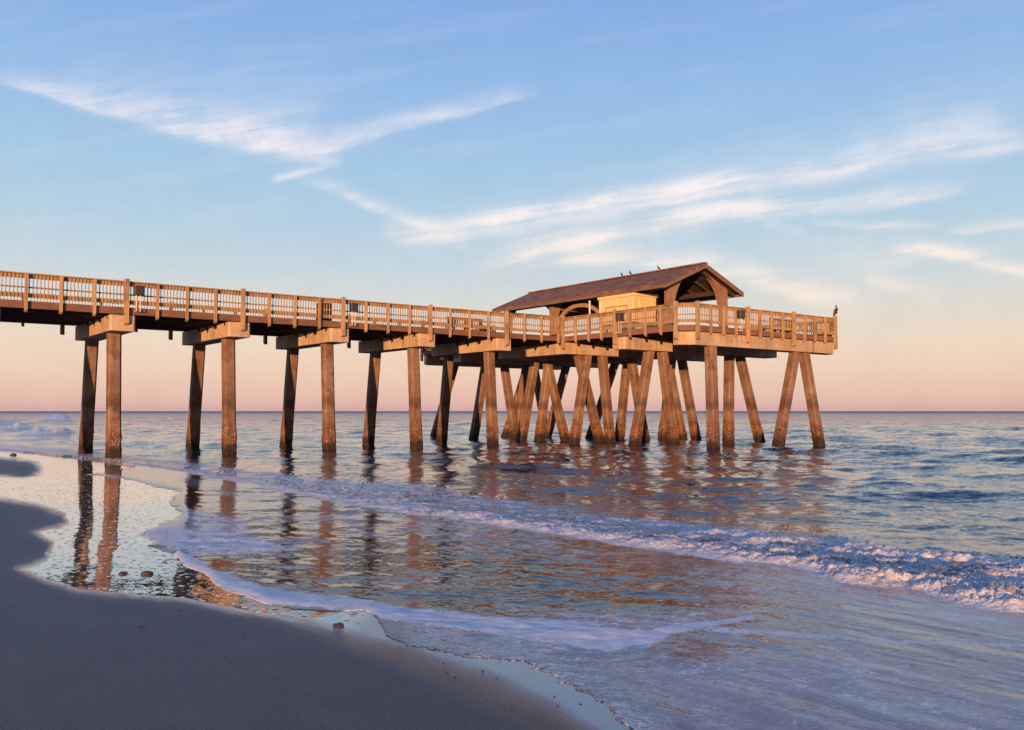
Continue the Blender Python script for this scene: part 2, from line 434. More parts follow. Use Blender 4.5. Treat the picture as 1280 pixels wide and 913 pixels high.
# ------------------------------------------------------------------ sand
def sand_material():
    t = new_mat('beach_sand'); p = pos(t); x, y, z = t.sep(p)
    wet = attr(t, 'wet'); film = attr(t, 'film')
    big = t.noise(p, .55, 5, .6); med = t.noise(p, 3.0, 5, .6); fine = t.noise(p, 160, 4, .75); grain = t.noise(p, 420, 2, .8)
    # swash streaks along the shore
    sv = t.comb(t.m('ADD', t.m('MULTIPLY', x, 2.2), t.m('MULTIPLY', y, 1.76)), t.m('ADD', t.m('MULTIPLY', x, -.30), t.m('MULTIPLY', y, .37)), 0.0)
    stk = t.noise(sv, 1.4, 5, .6)
    wv = t.m('ADD', wet, t.m('ADD', t.m('MULTIPLY', t.m('SUBTRACT', big, .5), .35), t.m('MULTIPLY', t.m('SUBTRACT', stk, .5), .30)))
    wf = t.ss(wv, .32, .74)
    sheen = t.m('MULTIPLY', t.ss(wv, .02, .45), t.m('SUBTRACT', 1.0, t.m('MULTIPLY', film, .8)))
    dry = t.mix(t.ss(stk, .3, .7), srgb(94, 98, 106), srgb(76, 84, 96))
    dry = t.mix(t.ss(fine, .3, .7, 0, .5), dry, srgb(128, 128, 130))
    dry = t.mix(t.ss(t.noise(p, 95, 2, .8), .50, .60, 0, .75), dry, srgb(34, 34, 42))
    dry = t.mix(t.ss(t.noise(p, 120, 1, .5), .62, .68, 0, .6), dry, srgb(176, 164, 152))
    wetc = t.mix(t.ss(med, .3, .7), srgb(124, 106, 92), srgb(104, 90, 80))
    # broken shell and pebble specks lying in the wet film
    sp = t.vor(p, 12.0, 'F1'); spm = t.m('MULTIPLY', t.ss(t.noise(p, 2.2, 3, .6), .34, .46), t.ss(y, 7.0, 9.5))
    speck = t.m('MULTIPLY', t.ss(sp, .36, .22), spm)
    dry = t.mix(t.ss(t.noise(p, .9, 5, .65), .35, .65, 0, .30), dry, srgb(60, 64, 78))
    col = t.mix(t.m('MULTIPLY', t.ss(wv, .60, .85), t.m('ADD', .35, t.m('MULTIPLY', film, .65))), dry, wetc); col = t.mix(t.m('MULTIPLY', speck, t.m('MULTIPLY', wf, .8)), col, srgb(44, 34, 32))
    t.put(t.pb.inputs['Base Color'], col)
    r = t.m('ADD', t.m('MULTIPLY', t.m('SUBTRACT', 1.0, sheen), .30), .20)
    rr = t.n('ShaderNodeMix'); t.put(rr.inputs[0], wf); t.put(rr.inputs[2], r); t.put(rr.inputs[3], t.ss(film, 0, 1, .26, .03))
    t.put(t.pb.inputs['Roughness'], rr.outputs[0])
    t.pb.inputs['IOR'].default_value = 1.5
    sl = t.n('ShaderNodeMix'); t.put(sl.inputs[0], wf); sl.inputs[2].default_value = .5; sl.inputs[3].default_value = 1.0
    t.put(t.pb.inputs['Specular IOR Level'], sl.outputs[0])
    # the standing film of water over the wet sand
    cw = t.m('MULTIPLY', wf, .9)
    t.put(t.pb.inputs['Coat Roughness'], t.ss(film, 0, 1, .24, .02))
    t.put(t.pb.inputs['Coat Weight'], cw); t.pb.inputs['Coat IOR'].default_value = 1.9
    h = t.m('ADD', t.m('MULTIPLY', med, .5), t.m('MULTIPLY', fine, .35))
    b1_ = t.bump(h, t.m('MULTIPLY', t.m('SUBTRACT', 1.0, wf), .55), .012)
    gh = t.m('ADD', t.m('ADD', fine, grain), t.m('MULTIPLY', t.noise(p, 60, 3, .7), .8))
    b1_ = t.bump(gh, t.m('MULTIPLY', t.m('SUBTRACT', 1.0, wf), 1.0), .006, b1_)
    # tiny dimples and specks make the mirror edges ragged
    na = t.vm('SUBTRACT', t.noise(p, 5.0, 4, .6, out=1), (.5, .5, .5)); nb = t.vm('SUBTRACT', t.noise(p, 34, 2, .6, out=1), (.5, .5, .5))
    pert = t.vm('ADD', t.vm('MULTIPLY', na, (.05, .05, 0)), t.vm('MULTIPLY', nb, (.035, .035, 0)))
    spn = t.vm('SUBTRACT', t.vor(p, 12.0, 'F1', out=1), (.5, .5, .5))
    pert = t.vm('ADD', pert, t.vm('MULTIPLY', spn, t.comb(t.m('MULTIPLY', speck, .8), t.m('MULTIPLY', speck, .8), 0.0)))
    pert = t.vm('MULTIPLY', pert, t.comb(wf, wf, 0.0))
    nn_ = t.vm('NORMALIZE', t.vm('ADD', b1_, pert))
    t.put(t.pb.inputs['Normal'], nn_); t.put(t.pb.inputs['Coat Normal'], nn_)
    return t.mat
tt = np.concatenate([np.linspace(.25, 40, 60), np.linspace(41, 420, 270), np.geomspace(425, 6500, 50)])
rs = HC * F / tt
ang = np.concatenate([np.linspace(-math.pi, -R(40), 40)[:-1], np.linspace(-R(40), R(40), 460), np.linspace(R(40), math.pi, 40)[1:-1]])
X, Y = polar(rs, ang, True)
Z, inw, PX, PY, fr, s_, q_ = sand_height(X, Y)
dw, _ = pdist(PX, PY, WET_EDGE)
sd = np.where(inw, dw, -dw)
soft_px = np.interp(PX, [-900, 300, 480, 620, 2000], [20, 26, 70, 110, 140])
wetv = np.clip(.5 + (sd - np.interp(PX, [300, 480, 620], [0, 0, 0])) / soft_px, 0, 1)
wetv = np.where(fr, wetv, 0.0)
filmv = np.where(fr, 1 - sst(PX + (PY - 780) * 1.5, 405, 480), 0.0)
# a dull hump of sand standing out of the film at the far left
dp, _ = pdist(PX, PY, [(-120, 583), (0, 583), (30, 586)], 2.2)
wetv = np.where(fr, np.minimum(wetv, np.clip(dp / 40 - .05, 0, 1)), wetv)
sand = grid_mesh('sand', X, Y, Z, True, {'wet': wetv, 'film': filmv}, sand_material())
tag(sand, kind='structure')

# ------------------------------------------------------------------ sea and swash
UPX = [-2000, 0, 150, 219, 312, 400, 505, 600, 640, 765, 905, 942, 1055, 1100, 1160, 1280, 1500, 2400]
UPY = [520, 556, 574, 577, 591, 602, 610, 624, 632, 651, 666, 670, 681, 693, 696, 707, 727, 800]
LOX = [-2000, 0, 150, 225, 312, 400, 505, 640, 661, 790, 880, 921, 989, 1055, 1130, 1192, 1280, 1500, 2400]
LOY = [526, 563, 579, 590, 606, 624, 642, 662, 665, 684, 698, 704, 713, 729, 738, 756, 766, 792, 900]
tt = np.concatenate([np.linspace(.25, 3, 22), np.linspace(3.3, 60, 170), np.linspace(60.5, 300, 420), np.linspace(301, 520, 200), np.geomspace(524, 1600, 40)])
rs = HC * F / tt
ang = np.concatenate([np.linspace(-R(100), -R(36), 60)[:-1], np.linspace(-R(36), R(36), 1150), np.linspace(R(36), R(130), 80)[1:]])
X, Y = polar(rs, ang, False)
RR = np.hypot(X, Y)
Zs, inw, PX, PY, fr, s_, q_ = sand_height(X, Y)
jx = (fbm(X * 2.2, Y * 2.2, 51, 4) - .5) * 14; jy = (fbm(X * 2.5 + 9, Y * 2.5, 61, 4) - .5) * 5
nearj = sst(PY, 770, 830)
jx += (fbm(X * 13, Y * 13, 52, 4, .6) - .5) * 26 * nearj; jy += (fbm(X * 13 + 5, Y * 13, 62, 4, .6) - .5) * 12 * nearj
jsc = np.clip((PY - 560) / 60, .2, 1)
ins = pin(PX + jx * jsc, PY + jy * jsc, SEA_POLY)
de, _ = pdist(PX + jx * jsc, PY + jy * jsc, SEA_EDGE)
sde = np.where(ins, de, -de)
sde = np.where(fr, sde, np.where(s_ > 4, 50, -50))
ylo = np.interp(PX, LOX, LOY); yup = np.interp(PX, UPX, UPY)
wj = (fbm(X * 1.3, Y * 1.3, 71, 3) - .5) * .35
W = (ylo - PY) / np.maximum(ylo - yup, 1) + wj          # 0 at the front of the breaker, 1 at its back
W = np.where(fr, W, np.where(s_ > 9, 3, -1))
row = RR * RR / (HC * F) * np.interp(RR, [3, 6.5, 32, 60, 8000], [2.0, .9, .5, .3, .3])   # local row spacing in metres
# open-water waves
rng = np.random.default_rng(3)
Hs = np.zeros_like(X)
off = sst(W, .8, 3.5)
sea_dir = np.array([-.78, -.626])
PHN = [fbm(X * f_, Y * f_, 200 + i, 2) for i, f_ in enumerate((1.2, .5, .2, .07))]
for k in range(64):
    lam = 0.35 * (9.0 / .35) ** (k / 63.0) * rng.uniform(.9, 1.1)
    spread = R(62) if lam < 2 else R(34)
    th = math.atan2(sea_dir[1], sea_dir[0]) + rng.normal(0, 1) * spread * .6
    kx, ky = 2 * math.pi / lam * math.cos(th), 2 * math.pi / lam * math.sin(th)
    amp = .0034 * lam ** .88
    fade = sst(lam / np.maximum(row, 1e-4), 2.5, 5.0)
    ph = kx * X + ky * Y + rng.uniform(0, 6.28) + 3.0 * PHN[0 if lam < .6 else 1 if lam < 1.6 else 2 if lam < 4 else 3]
    c = np.cos(ph)
    Hs += amp * fade * (c + .18 * np.cos(2 * ph))
# groups of swell lines rolling in, steeper towards the beach
sw = np.zeros_like(X)
sx = s_ + (fbm(q_ * .08, s_ * .05, 91, 2) - .5) * 5
for s0, h0, wd in [(14.6, .08, .7), (18.5, .16, 1.1), (24.0, .12, 1.3), (31, .15, 1.6), (40, .16, 2.0), (52, .2, 2.4), (68, .22, 3), (90, .25, 4), (120, .3, 5)]:
    seg = sst(fbm(q_ * .13 + s0 * 3, q_ * 0 + s0, 95, 2), .38, .62)
    e = (sx - s0); e = np.where(e < 0, e / wd * 1.7, e / wd / 1.5)
    sw += h0 * np.exp(-e * e) * seg
calm = .65 + .7 * fbm(X * .05, Y * .05, 99, 3)
Zw = off * (Hs * 1.25 * calm + sw * .8)
# swash ripples
rip = np.zeros_like(X)
RPN = [vnoise(X * f_, Y * f_, 300 + i) for i, f_ in enumerate((1.8, .9, .45))]
for k in range(34):
    lam = .11 * (1.1 / .11) ** (k / 33.0) * rng.uniform(.9, 1.1)
    th = math.atan2(-1, -.25) + rng.normal(0, .42)
    kx, ky = 2 * math.pi / lam * math.cos(th), 2 * math.pi / lam * math.sin(th)
    fade = sst(lam / np.maximum(row, 1e-4), 2.2, 4.5)
    ph = kx * X + ky * Y + rng.uniform(0, 6.28) + 3.5 * RPN[0 if lam < .25 else 1 if lam < .55 else 2]
    rip += .0016 * lam ** .95 * fade * np.cos(ph)
ra = sst(fbm(X * .6, Y * .9, 111, 3), .25, .7)
inner = sst(sde, 2, 40) * (1 - sst(W, .2, 1.2))
smooth_r = sst(PX + (PY - 760) * 1.2, 760, 980)
smooth_r = smooth_r * (1 - .85 * np.exp(-((PX - 800 - (PY - 815) * 2) / 90) ** 2 - ((PY - 816 - (PX - 800) * .10) / 13) ** 2))
Zw += rip * (inner * (.35 + 1.3 * ra) * (1 - .85 * smooth_r) + .9 * sst(W, 0, 1))
# the breaker
Hb = np.interp(PX, [-900, 100, 250, 450, 700, 950, 1300, 2400], [.0, .012, .03, .05, .07, .095, .12, .12])
prof = np.where(W < .22, sst(W, -.04, .22), 1 - .75 * sst(W, .22, 1.1)) * (1 - sst(W, 1.0, 1.5))
l1 = fbm(X * 4.6, Y * 4.6, 121, 4, .6); l2 = np.abs(fbm(X * 11, Y * 11, 131, 4, .6) - .5) * 2
lump = (l1 - .5) * 1.7 + (.30 - l2) * .9
crest2 = np.exp(-((W - .80) / .13) ** 2) * np.interp(PX, [850, 950, 1150, 1300], [0, 1, 1, .6]) * sst(fbm(q_ * .9, s_ * .3, 141, 2), .2, .6)
Zb = Hb * (prof * (.60 + .55 * lump) + .9 * crest2)
Zb += Hb * .35 * lump * sst(W, 0, .12) * (1 - sst(W, 1.0, 1.3))
# film over the sand, hidden under it outside the swash
edgeh = np.interp(PX, [400, 520], [1, .2])
edge = np.where(sde > 0, .003 + edgeh * .014 * sst(sde, 0, 7) - edgeh * .006 * sst(sde, 7, 22) + .012 * sst(sde, 40, 160), -.06)
base = np.where(sde > 0, np.maximum(Zs, 0) * 1.0 + edge, Zs - .05)
blend = sst(W, -.6, .3)
Z = base * (1 - blend) + blend * .03 + Zw + Zb
Z = np.where((sde > 0) & (blend < .99), np.maximum(Z, Zs + .003), Z)
Z = np.where(sde <= 0, np.minimum(Z, Zs - .02), Z)
# ---- foam cover
foam = np.zeros_like(X)
J1 = fbm(X * 1.6, Y * 1.6, 150, 3); J2 = fbm(X * 1.7, Y * 1.7, 160, 3)
def strip(line, strength, soft=1.0, ys=1.0, jit=6):
    global foam
    mw = max(p[2] for p in line) * (1 + soft) + 20
    xs = [p[0] for p in line]; ysn = [p[1] for p in line]
    k = (PX > min(xs) - mw) & (PX < max(xs) + mw) & (PY > min(ysn) - mw) & (PY < max(ysn) + mw)
    d, wd = pdist(PX[k] + (J1[k] - .5) * jit * 3, PY[k] + (J2[k] - .5) * jit, line, ys)
    foam[k] = np.maximum(foam[k], strength * (1 - sst(d / wd, .55, 1 + soft)))
strip([(176, 668, 7), (215, 672, 16), (265, 675, 16), (340, 682, 7)], .80, .7)
strip([(232, 643, 6), (262, 655, 14), (300, 660, 10)], .66, 1.0)
strip([(225, 692, 5), (243, 704, 11), (266, 718, 12), (300, 732, 11), (340, 743, 10), (400, 748, 9), (470, 756, 8), (520, 765, 8)], .98, .35, 1, 5)
strip([(235, 692, 5), (300, 687, 5), (370, 684, 3)], .70, .8)
strip([(480, 762, 9), (560, 772, 10), (640, 780, 13), (700, 788, 16), (760, 797, 16), (805, 796, 11), (835, 786, 6), (880, 778, 4), (930, 770, 3)], .96, .6)
strip([(640, 790, 16), (720, 804, 20), (790, 802, 14)], .62, .8)
strip([(700, 772, 10), (800, 778, 12), (880, 770, 8)], .62, .9)
strip([(840, 778, 4), (900, 786, 3.5), (960, 790, 3), (1110, 800, 2.2), (1280, 806, 1.5)], .74, .7, 1, 3)
strip([(800, 803, 4), (900, 818, 3), (1010, 832, 3), (1120, 838, 2), (1280, 858, 2)], .45, 1)
strip([(860, 770, 8), (900, 762, 8), (940, 764, 4)], .50, 1)
strip([(106, 593, 2), (156, 598, 3), (194, 607, 3), (228, 614, 3)], .62, .8, 1, 2)
strip([(228, 600, 4), (300, 612, 5), (360, 622, 6), (420, 632, 5)], .34, 1.2)
strip([(-600, 556, 3), (0, 560, 4), (100, 568, 3.5), (160, 574, 3), (230, 583, 3.5)], .66, 1.0, 1, 1.5)
# thin scum drifting over the swash
scum = sst(fbm(s_ * .9 + 3, q_ * .38, 170, 5), .45, .72)
patch = sst(fbm(s_ * 1.5 + 3, q_ * .9, 171, 5, .58), .44, .56)
foam = np.maximum(foam, inner * (.02 + .26 * scum + .26 * patch) * (sde > 0))
sstr = fbm(s_ * 2.6 + (J1 - .5) * .8, q_ * .30 + 4, 177, 5, .55)
foam = np.maximum(foam, smooth_r * inner * (.14 + .10 * scum + .26 * sst(sstr, .54, .68) + .55 * np.exp(-((sstr - .47) / .011) ** 2) * sst(J1, .35, .6)))
bub = (sst(sde, -1, 3) * (1 - sst(sde, 14, 52)) * sst(PX, 470, 540)).astype(float)
foam = np.maximum(foam, bub * .42)
# breaker foam
band = sst(W, -.10, .03) * (1 - sst(W, .95, 1.35))
vary = fbm(X * 2.4, Y * 2.4, 180, 5, .6)
bstr = np.interp(PX, [-900, 120, 260, 420, 2400], [.5, .80, .95, 1.0, 1.0])
front_l = np.exp(-((W - .12) / .16) ** 2) * .28
foam = np.maximum(foam, band * np.clip(bstr * (.14 + 1.25 * vary) + 1.5 * front_l + .45 * crest2 - .12 * np.exp(-((W - .50) / .16) ** 2), 0, 1))
foam = np.maximum(foam, .34 * sst(W, .6, 1.0) * (1 - sst(W, 1.2, 1.9)) * vary * 1.4)
# broken white water far off on the left
for (fx, fy, sx_, sy_, a_) in [(72, 526, 22, 2.2, 1.0), (20, 537, 50, 3.0, .85), (62, 543, 44, 2.4, .8), (10, 530, 30, 1.6, .7), (-120, 534, 120, 3, .9), (40, 551, 90, 2.4, .72), (110, 556, 70, 1.6, .5), (30, 519, 40, .8, .5)]:
    g = np.exp(-((PX - fx) / sx_) ** 2 - ((PY - fy) / sy_) ** 2) * (.75 + .5 * fbm(X * .5, Y * .5, 190, 3))
    foam = np.maximum(foam, a_ * g)
    hh = {526: 1.1, 537: .55, 543: .45, 530: .7}.get(fy, 0)
    if hh: Z += hh * np.exp(-((PX - fx) / sx_) ** 2 - ((PY - fy) / (.5 if fy < 532 else .8)) ** 2) * (.6 + .8 * vnoise(PX * .12, PY * .4, 192))
foam = np.where(fr, foam, 0)
shal = np.clip((1 - sst(W, .0, 1.6)), 0, 1)
calmv = np.clip(inner * 1.0, 0, 1)
def water_material():
    t = new_mat('sea_water'); p = pos(t); x, y, z = t.sep(p)
    fo = attr(t, 'foam'); sh = attr(t, 'shallow'); bb = attr(t, 'bubbly'); surf = attr(t, 'surf')
    deep = srgb(16, 42, 68); sandc = t.mix(attr(t, 'sheet'), srgb(60, 46, 42), srgb(132, 108, 108))
    col = t.mix(sh, deep, sandc)
    # ripples too small for the mesh tilt the surface directly
    dist = t.m('SQRT', t.m('ADD', t.m('MULTIPLY', x, x), t.m('MULTIPLY', y, y)))
    offs = t.m('SUBTRACT', 1.0, sh)
    def tilt(sc, ax, ay, d, r_=.6):
        v = t.comb(t.m('MULTIPLY', x, ax), t.m('MULTIPLY', y, ay), 0.0)
        return t.vm('SUBTRACT', t.noise(v, sc, d, r_, out=1), (.5, .5, .5))
    def k3(vec, f, g=None):
        g = f if g is None else g
        return t.vm('MULTIPLY', vec, t.comb(f, g, 0.0))
    offs = t.m('MULTIPLY', offs, t.ss(dist, 15, 220, 1.0, 3.4))
    rvf = t.comb(t.m('MULTIPLY', x, .8), y, 0.0)
    T = k3(tilt(.55, .8, 1.2, 3), t.m('MULTIPLY', offs, .30), t.m('MULTIPLY', offs, .45))
    T = t.vm('ADD', T, k3(tilt(2.4, .7, 1.3, 6, .8), t.m('MULTIPLY', offs, .46), t.m('MULTIPLY', offs, .78)))
    T = t.vm('ADD', T, k3(tilt(8, .75, 1.3, 6, .85), t.m('MULTIPLY', offs, .55), t.m('MULTIPLY', offs, .95)))
    rip_ = attr(t, 'ripple')
    T = t.vm('ADD', T, k3(tilt(5.5, .6, 1.7, 5, .75), t.m('MULTIPLY', rip_, .22), t.m('MULTIPLY', rip_, .50)))
    # low ridges left by the run-up, drawn out along the shore
    rs_ = t.comb(t.m('ADD', t.m('MULTIPLY', x, 2.9), t.m('MULTIPLY', y, 2.4)), t.m('ADD', t.m('MULTIPLY', x, -.30), t.m('MULTIPLY', y, .37)), 0.0)
    rdg = t.m('MULTIPLY', t.m('SUBTRACT', t.noise(rs_, 1.6, 5, .7), .5), t.m('MULTIPLY', attr(t, 'sheet'), .42))
    T = t.vm('ADD', T, t.comb(t.m('MULTIPLY', rdg, .5), rdg, 0.0))
    T = t.vm('ADD', T, k3(tilt(20, .7, 1.3, 4, .75), t.m('MULTIPLY', sh, .14), t.m('MULTIPLY', sh, .24)))
    # towards the horizon one sees mostly the near faces of the waves
    ng = t.n('ShaderNodeNewGeometry').outputs['Normal']
    bin_ = t.vm('NORMALIZE', t.vm('ADD', ng, T))
    # foam breakup: lace holes + drifting threads
    wp = t.noise(p, 2.5, 3, .6, out=1)
    pw = t.vm('ADD', p, t.vm('MULTIPLY', wp, (.35, .35, 0)))
    lace = t.vor(pw, 9.0, 'DISTANCE_TO_EDGE'); lace2 = t.vor(pw, 26.0, 'DISTANCE_TO_EDGE')
    nn = t.noise(pw, 5.0, 6, .68)
    laceg = t.m('SUBTRACT', 1.0, t.m('MINIMUM', t.m('MULTIPLY', lace, 7.0), 1.0))
    laceg2 = t.m('SUBTRACT', 1.0, t.m('MINIMUM', t.m('MULTIPLY', lace2, 16.0), 1.0))
    dens = t.m('ADD', t.m('MULTIPLY', nn, .62), t.m('ADD', t.m('MULTIPLY', laceg, .20), t.m('MULTIPLY', laceg2, .18)))
    thr = t.m('SUBTRACT', .92, t.m('MULTIPLY', fo, .80))
    fac = t.ss(t.m('SUBTRACT', dens, thr), -.10, .14)
    thin = t.m('MULTIPLY', t.ss(fo, .12, .6), .30)
    fac = t.m('MAXIMUM', fac, thin)
    fac = t.m('MULTIPLY', fac, t.ss(fo, .02, .10))
    gs = t.m('MULTIPLY', t.ss(t.noise(t.comb(t.m('MULTIPLY', x, .6), t.m('MULTIPLY', y, 1.2), 0.0), 38, 3, .7), .48, .62), t.m('MULTIPLY', attr(t, 'sheet'), .38))
    fac = t.m('MAXIMUM', fac, gs)
    # bubbly film near the edge of the run-up
    bc = t.vor(t.comb(t.m('MULTIPLY', x, .55), t.m('MULTIPLY', y, 1.25), 0.0), 30.0, 'DISTANCE_TO_EDGE')
    bm_ = t.m('MULTIPLY', t.ss(bc, .16, .03), bb)
    fac = t.m('MAXIMUM', fac, t.m('MULTIPLY', bm_, t.ss(nn, .32, .55, .25, .85)))
    t.put(t.pb.inputs['Base Color'], col); t.pb.inputs['IOR'].default_value = 1.36
    t.put(t.pb.inputs['Specular IOR Level'], t.ss(sh, 0, 1, .42, .60))
    # far water: unresolved ripples show as a rougher gloss
    t.put(t.pb.inputs['Roughness'], t.ss(dist, 20, 400, .03, .12))
    t.put(t.pb.inputs['Normal'], bin_)
    fb = t.n('ShaderNodeBsdfPrincipled')
    fcol = t.mix(t.ss(nn, .35, .7), srgb(218, 212, 214), srgb(250, 244, 240))
    t.put(fb.inputs['Base Color'], fcol); fb.inputs['Roughness'].default_value = .65
    fb.inputs['Subsurface Weight'].default_value = 0.0
    fh = t.m('ADD', t.m('MULTIPLY', t.noise(p, 16, 4, .65), .035), t.m('MULTIPLY', laceg2, .006))
    fh2 = t.m('ADD', t.m('MULTIPLY', t.noise(p, 45, 3, .6), .004), t.m('MULTIPLY', bc, .012))
    t.put(fb.inputs['Normal'], t.bump(fh, t.m('MULTIPLY', surf, 1.0), 1.0, t.bump(fh2, .5, 1.0)))
    ms = t.n('ShaderNodeMixShader'); t.put(ms.inputs[0], fac)
    # far out, painted blue stands in for the darker reflection off the wave faces
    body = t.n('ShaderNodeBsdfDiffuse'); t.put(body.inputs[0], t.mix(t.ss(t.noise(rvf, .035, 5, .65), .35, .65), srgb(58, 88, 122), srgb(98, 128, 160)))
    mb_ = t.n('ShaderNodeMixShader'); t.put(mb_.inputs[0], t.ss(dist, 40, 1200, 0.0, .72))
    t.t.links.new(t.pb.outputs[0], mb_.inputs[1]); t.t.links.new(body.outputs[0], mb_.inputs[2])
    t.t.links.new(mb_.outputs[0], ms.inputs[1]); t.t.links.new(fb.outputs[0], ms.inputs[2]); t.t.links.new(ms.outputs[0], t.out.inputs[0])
    return t.mat
sea = grid_mesh('sea_water', X, Y, Z, False, {'foam': np.clip(foam, 0, 1), 'shallow': shal, 'bubbly': bub, 'surf': band, 'sheet': smooth_r * inner, 'ripple': inner * (.35 + .9 * ra) * (1 - .8 * smooth_r)}, water_material())
tag(sea, kind='structure')

# ------------------------------------------------------------------ pier (local frame: x out to sea along the walkway, y across it, z up)
TH = math.atan2(1, 1.315)
OX, OY = 2.63, 44.9
pier = empty('pier', (OX, OY, 0), TH)
tag(pier, 'long weathered pier on leaning concrete piles with a wide railed head over the sea', 'pier')
def to_world(u, v, z): return Vector((OX + u * math.cos(TH) - v * math.sin(TH), OY + u * math.sin(TH) + v * math.cos(TH), z))
ZD = 5.53; ZR = 6.49; ZB = 5.27; ZC = 4.66
U0 = -27.3; WV = 5.8; VC = 2.9
HU1 = 11.5; VN = -8.2; VF = 2 * VC - VN
# decks
head = [(0, VN + .5), (.5, VN), (HU1 - .5, VN), (HU1, VN + .5), (HU1, VF - .5), (HU1 - .5, VF), (.5, VF), (0, VF - .5)]
MB().prism([(U0 - 2, 0.05), (-.004, .05), (-.004, WV - .05), (U0 - 2, WV - .05)], ZD - .06, ZD - .005).build('deck', M['deck'], pier)
def inset(poly, d):
    cx = sum(p[0] for p in poly) / len(poly); cy = sum(p[1] for p in poly) / len(poly)
    return [(x + (d if x < cx else -d), y + (d if y < cy else -d)) for x, y in poly]
MB().prism(inset(head, .05), ZD - .06, ZD - .005).build('deck', M['deck'], pier)
# rim boards
def rim(p, q, n):
    b = MB(); p = Vector((p[0], p[1], 0)); q = Vector((q[0], q[1], 0)); n = Vector((n[0], n[1], 0)).normalized()
    c = n * .0
    b.bar(p + c + Vector((0, 0, (ZD + ZB) / 2)), q + c + Vector((0, 0, (ZD + ZB) / 2)), .09, ZD - ZB)
    return b.build('rim_board', M['woodh'], pier, bevel=.006)
runs = [((U0 - 2, 0), (-.05, 0), (0, -1)), ((U0 - 2, WV), (-.05, WV), (0, 1)),
        ((0, 0), (0, VN + .5), (-1, 0)), ((.02, VN + .47), (.47, VN + .02), (-1, -1)), ((.5, VN), (HU1 - .5, VN), (0, -1)),
        ((HU1 - .47, VN + .02), (HU1 - .02, VN + .47), (1, -1)), ((HU1, VN + .5), (HU1, VF - .5), (1, 0)),
        ((HU1 - .02, VF - .47), (HU1 - .47, VF - .02), (1, 1)), ((HU1 - .5, VF), (.5, VF), (0, 1)), ((.47, VF - .02), (.02, VF - .47), (-1, 1)),
        ((0, VF - .5), (0, WV), (-1, 0))]
for r_ in runs: rim(*r_)
# stringers
for v in (1.0, 1.95, 2.9, 3.85, 4.8):
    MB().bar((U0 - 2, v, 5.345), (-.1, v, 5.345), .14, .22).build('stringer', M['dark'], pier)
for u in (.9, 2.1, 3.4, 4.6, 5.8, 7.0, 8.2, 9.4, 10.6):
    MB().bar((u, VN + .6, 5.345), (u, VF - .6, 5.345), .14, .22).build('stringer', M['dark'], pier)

# pile caps
cents = [-21.08 + 4.32 * k for k in range(6)]
bents = [cents[0] - 4.32] + cents
def formed_block(b, x0, x1, y0, y1, z0, z1, ch=.04):
    return b.box(x0, x1, y0, y1, z0, z1, ch)
def cap(x0, x1, y0, y1, poly=None):
    b = MB()
    if poly: b.prism(poly, ZC, ZB - .03)
    else: b.box(x0, x1, y0, y1, ZC, ZB - .03, .05)
    o = b.build('pile_cap', M['cap'], pier, bevel=.012)
    return o
for c in bents[:-1]:
    o = cap(c - .44, c + .44, -.04, WV + .04)
    for v in (1.45, 2.4, 3.35):
        MB().box(c - .50, c - .443, v, v + .09, ZB - .20, ZB + .03).build('bracket', M['dark'], o)
cap(.12, .98, -.02, WV + .02)
# caps of the head run out to sea, one row behind the other
for v in (.36, WV - .36): cap(.985, HU1 + .1, v - .33, v + .33)
for v in (-3.95, 2 * VC + 3.95): cap(-.02, HU1 + .1, v - .42, v + .42)
o = cap(0, 0, 0, 0, [(.0, VN + .55), (.55, VN + .02), (HU1 - .5, VN + .02), (HU1 + .02, VN + .5), (HU1 + .02, VN + .82), (.0, VN + .82)])
cap(0, 0, 0, 0, [(.0, VF - .82), (HU1 + .02, VF - .82), (HU1 + .02, VF - .5), (HU1 - .5, VF - .02), (.55, VF - .02), (.0, VF - .55)])
# a hanging walkway beam under the head, seen dark behind the piles
MB().box(7.0, 7.65, .75, WV - .75, ZC + .02, ZB - .05, .04).build('cross_beam', M['cap'], pier, bevel=.01)

def pile(top, bot, w_=.46, under=1.6):
    """square chamfered concrete pile from under the cap into the sea bed, lumpy with barnacles near the water"""
    t_ = Vector((top[0], top[1], ZC + .03)); b_ = Vector((bot[0], bot[1], 0.0))
    d = (t_ - b_); b2 = b_ - d * (under / d.z); L = (t_ - b2).length; dn = (t_ - b2).normalized()
    n = 42; h = w_ / 2; ch = .075
    prof = []
    base = [(h - ch, -h), (h, -h + ch), (h, h - ch), (h - ch, h), (-h + ch, h), (-h, h - ch), (-h, -h + ch), (-h + ch, -h)]
    for i in range(8):
        a, b = base[i], base[(i + 1) % 8]
        k = 4 if i % 2 == 1 or i in (1, 3, 5, 7) else 1
        for j in range(k): prof.append((a[0] + (b[0] - a[0]) * j / k, a[1] + (b[1] - a[1]) * j / k))
    m = len(prof); vs = []; fs = []
    sd_ = random.randint(0, 9999)
    rr = random.Random(sd_)
    zs = [0.0]
    for i in range(n + 1):
        t = i / n; p = b2 + (t_ - b2) * t
        z = p.z; rough = max(0.0, min(1.0, (1.35 - z) / .6)) * (z > -.6)
        for (x, y) in prof:
            g = 1 + rough * (rr.uniform(-.02, .10)) + .04 * rough + .004 * rr.uniform(-1, 1)
            vs.append((p.x + x * g, p.y + y * g, z))
    for i in range(n):
        for j in range(m): fs.append((i * m + j, i * m + (j + 1) % m, (i + 1) * m + (j + 1) % m, (i + 1) * m + j))
    fs.append(tuple(range(m - 1, -1, -1))); fs.append(tuple(range(n * m, n * m + m)))
    return MB().add(vs, fs).build('pile', M['pile'], pier)
for c in bents[:-1]:
    pile((c, 1.22), (c, .88)); pile((c, 4.80), (c, 5.5))
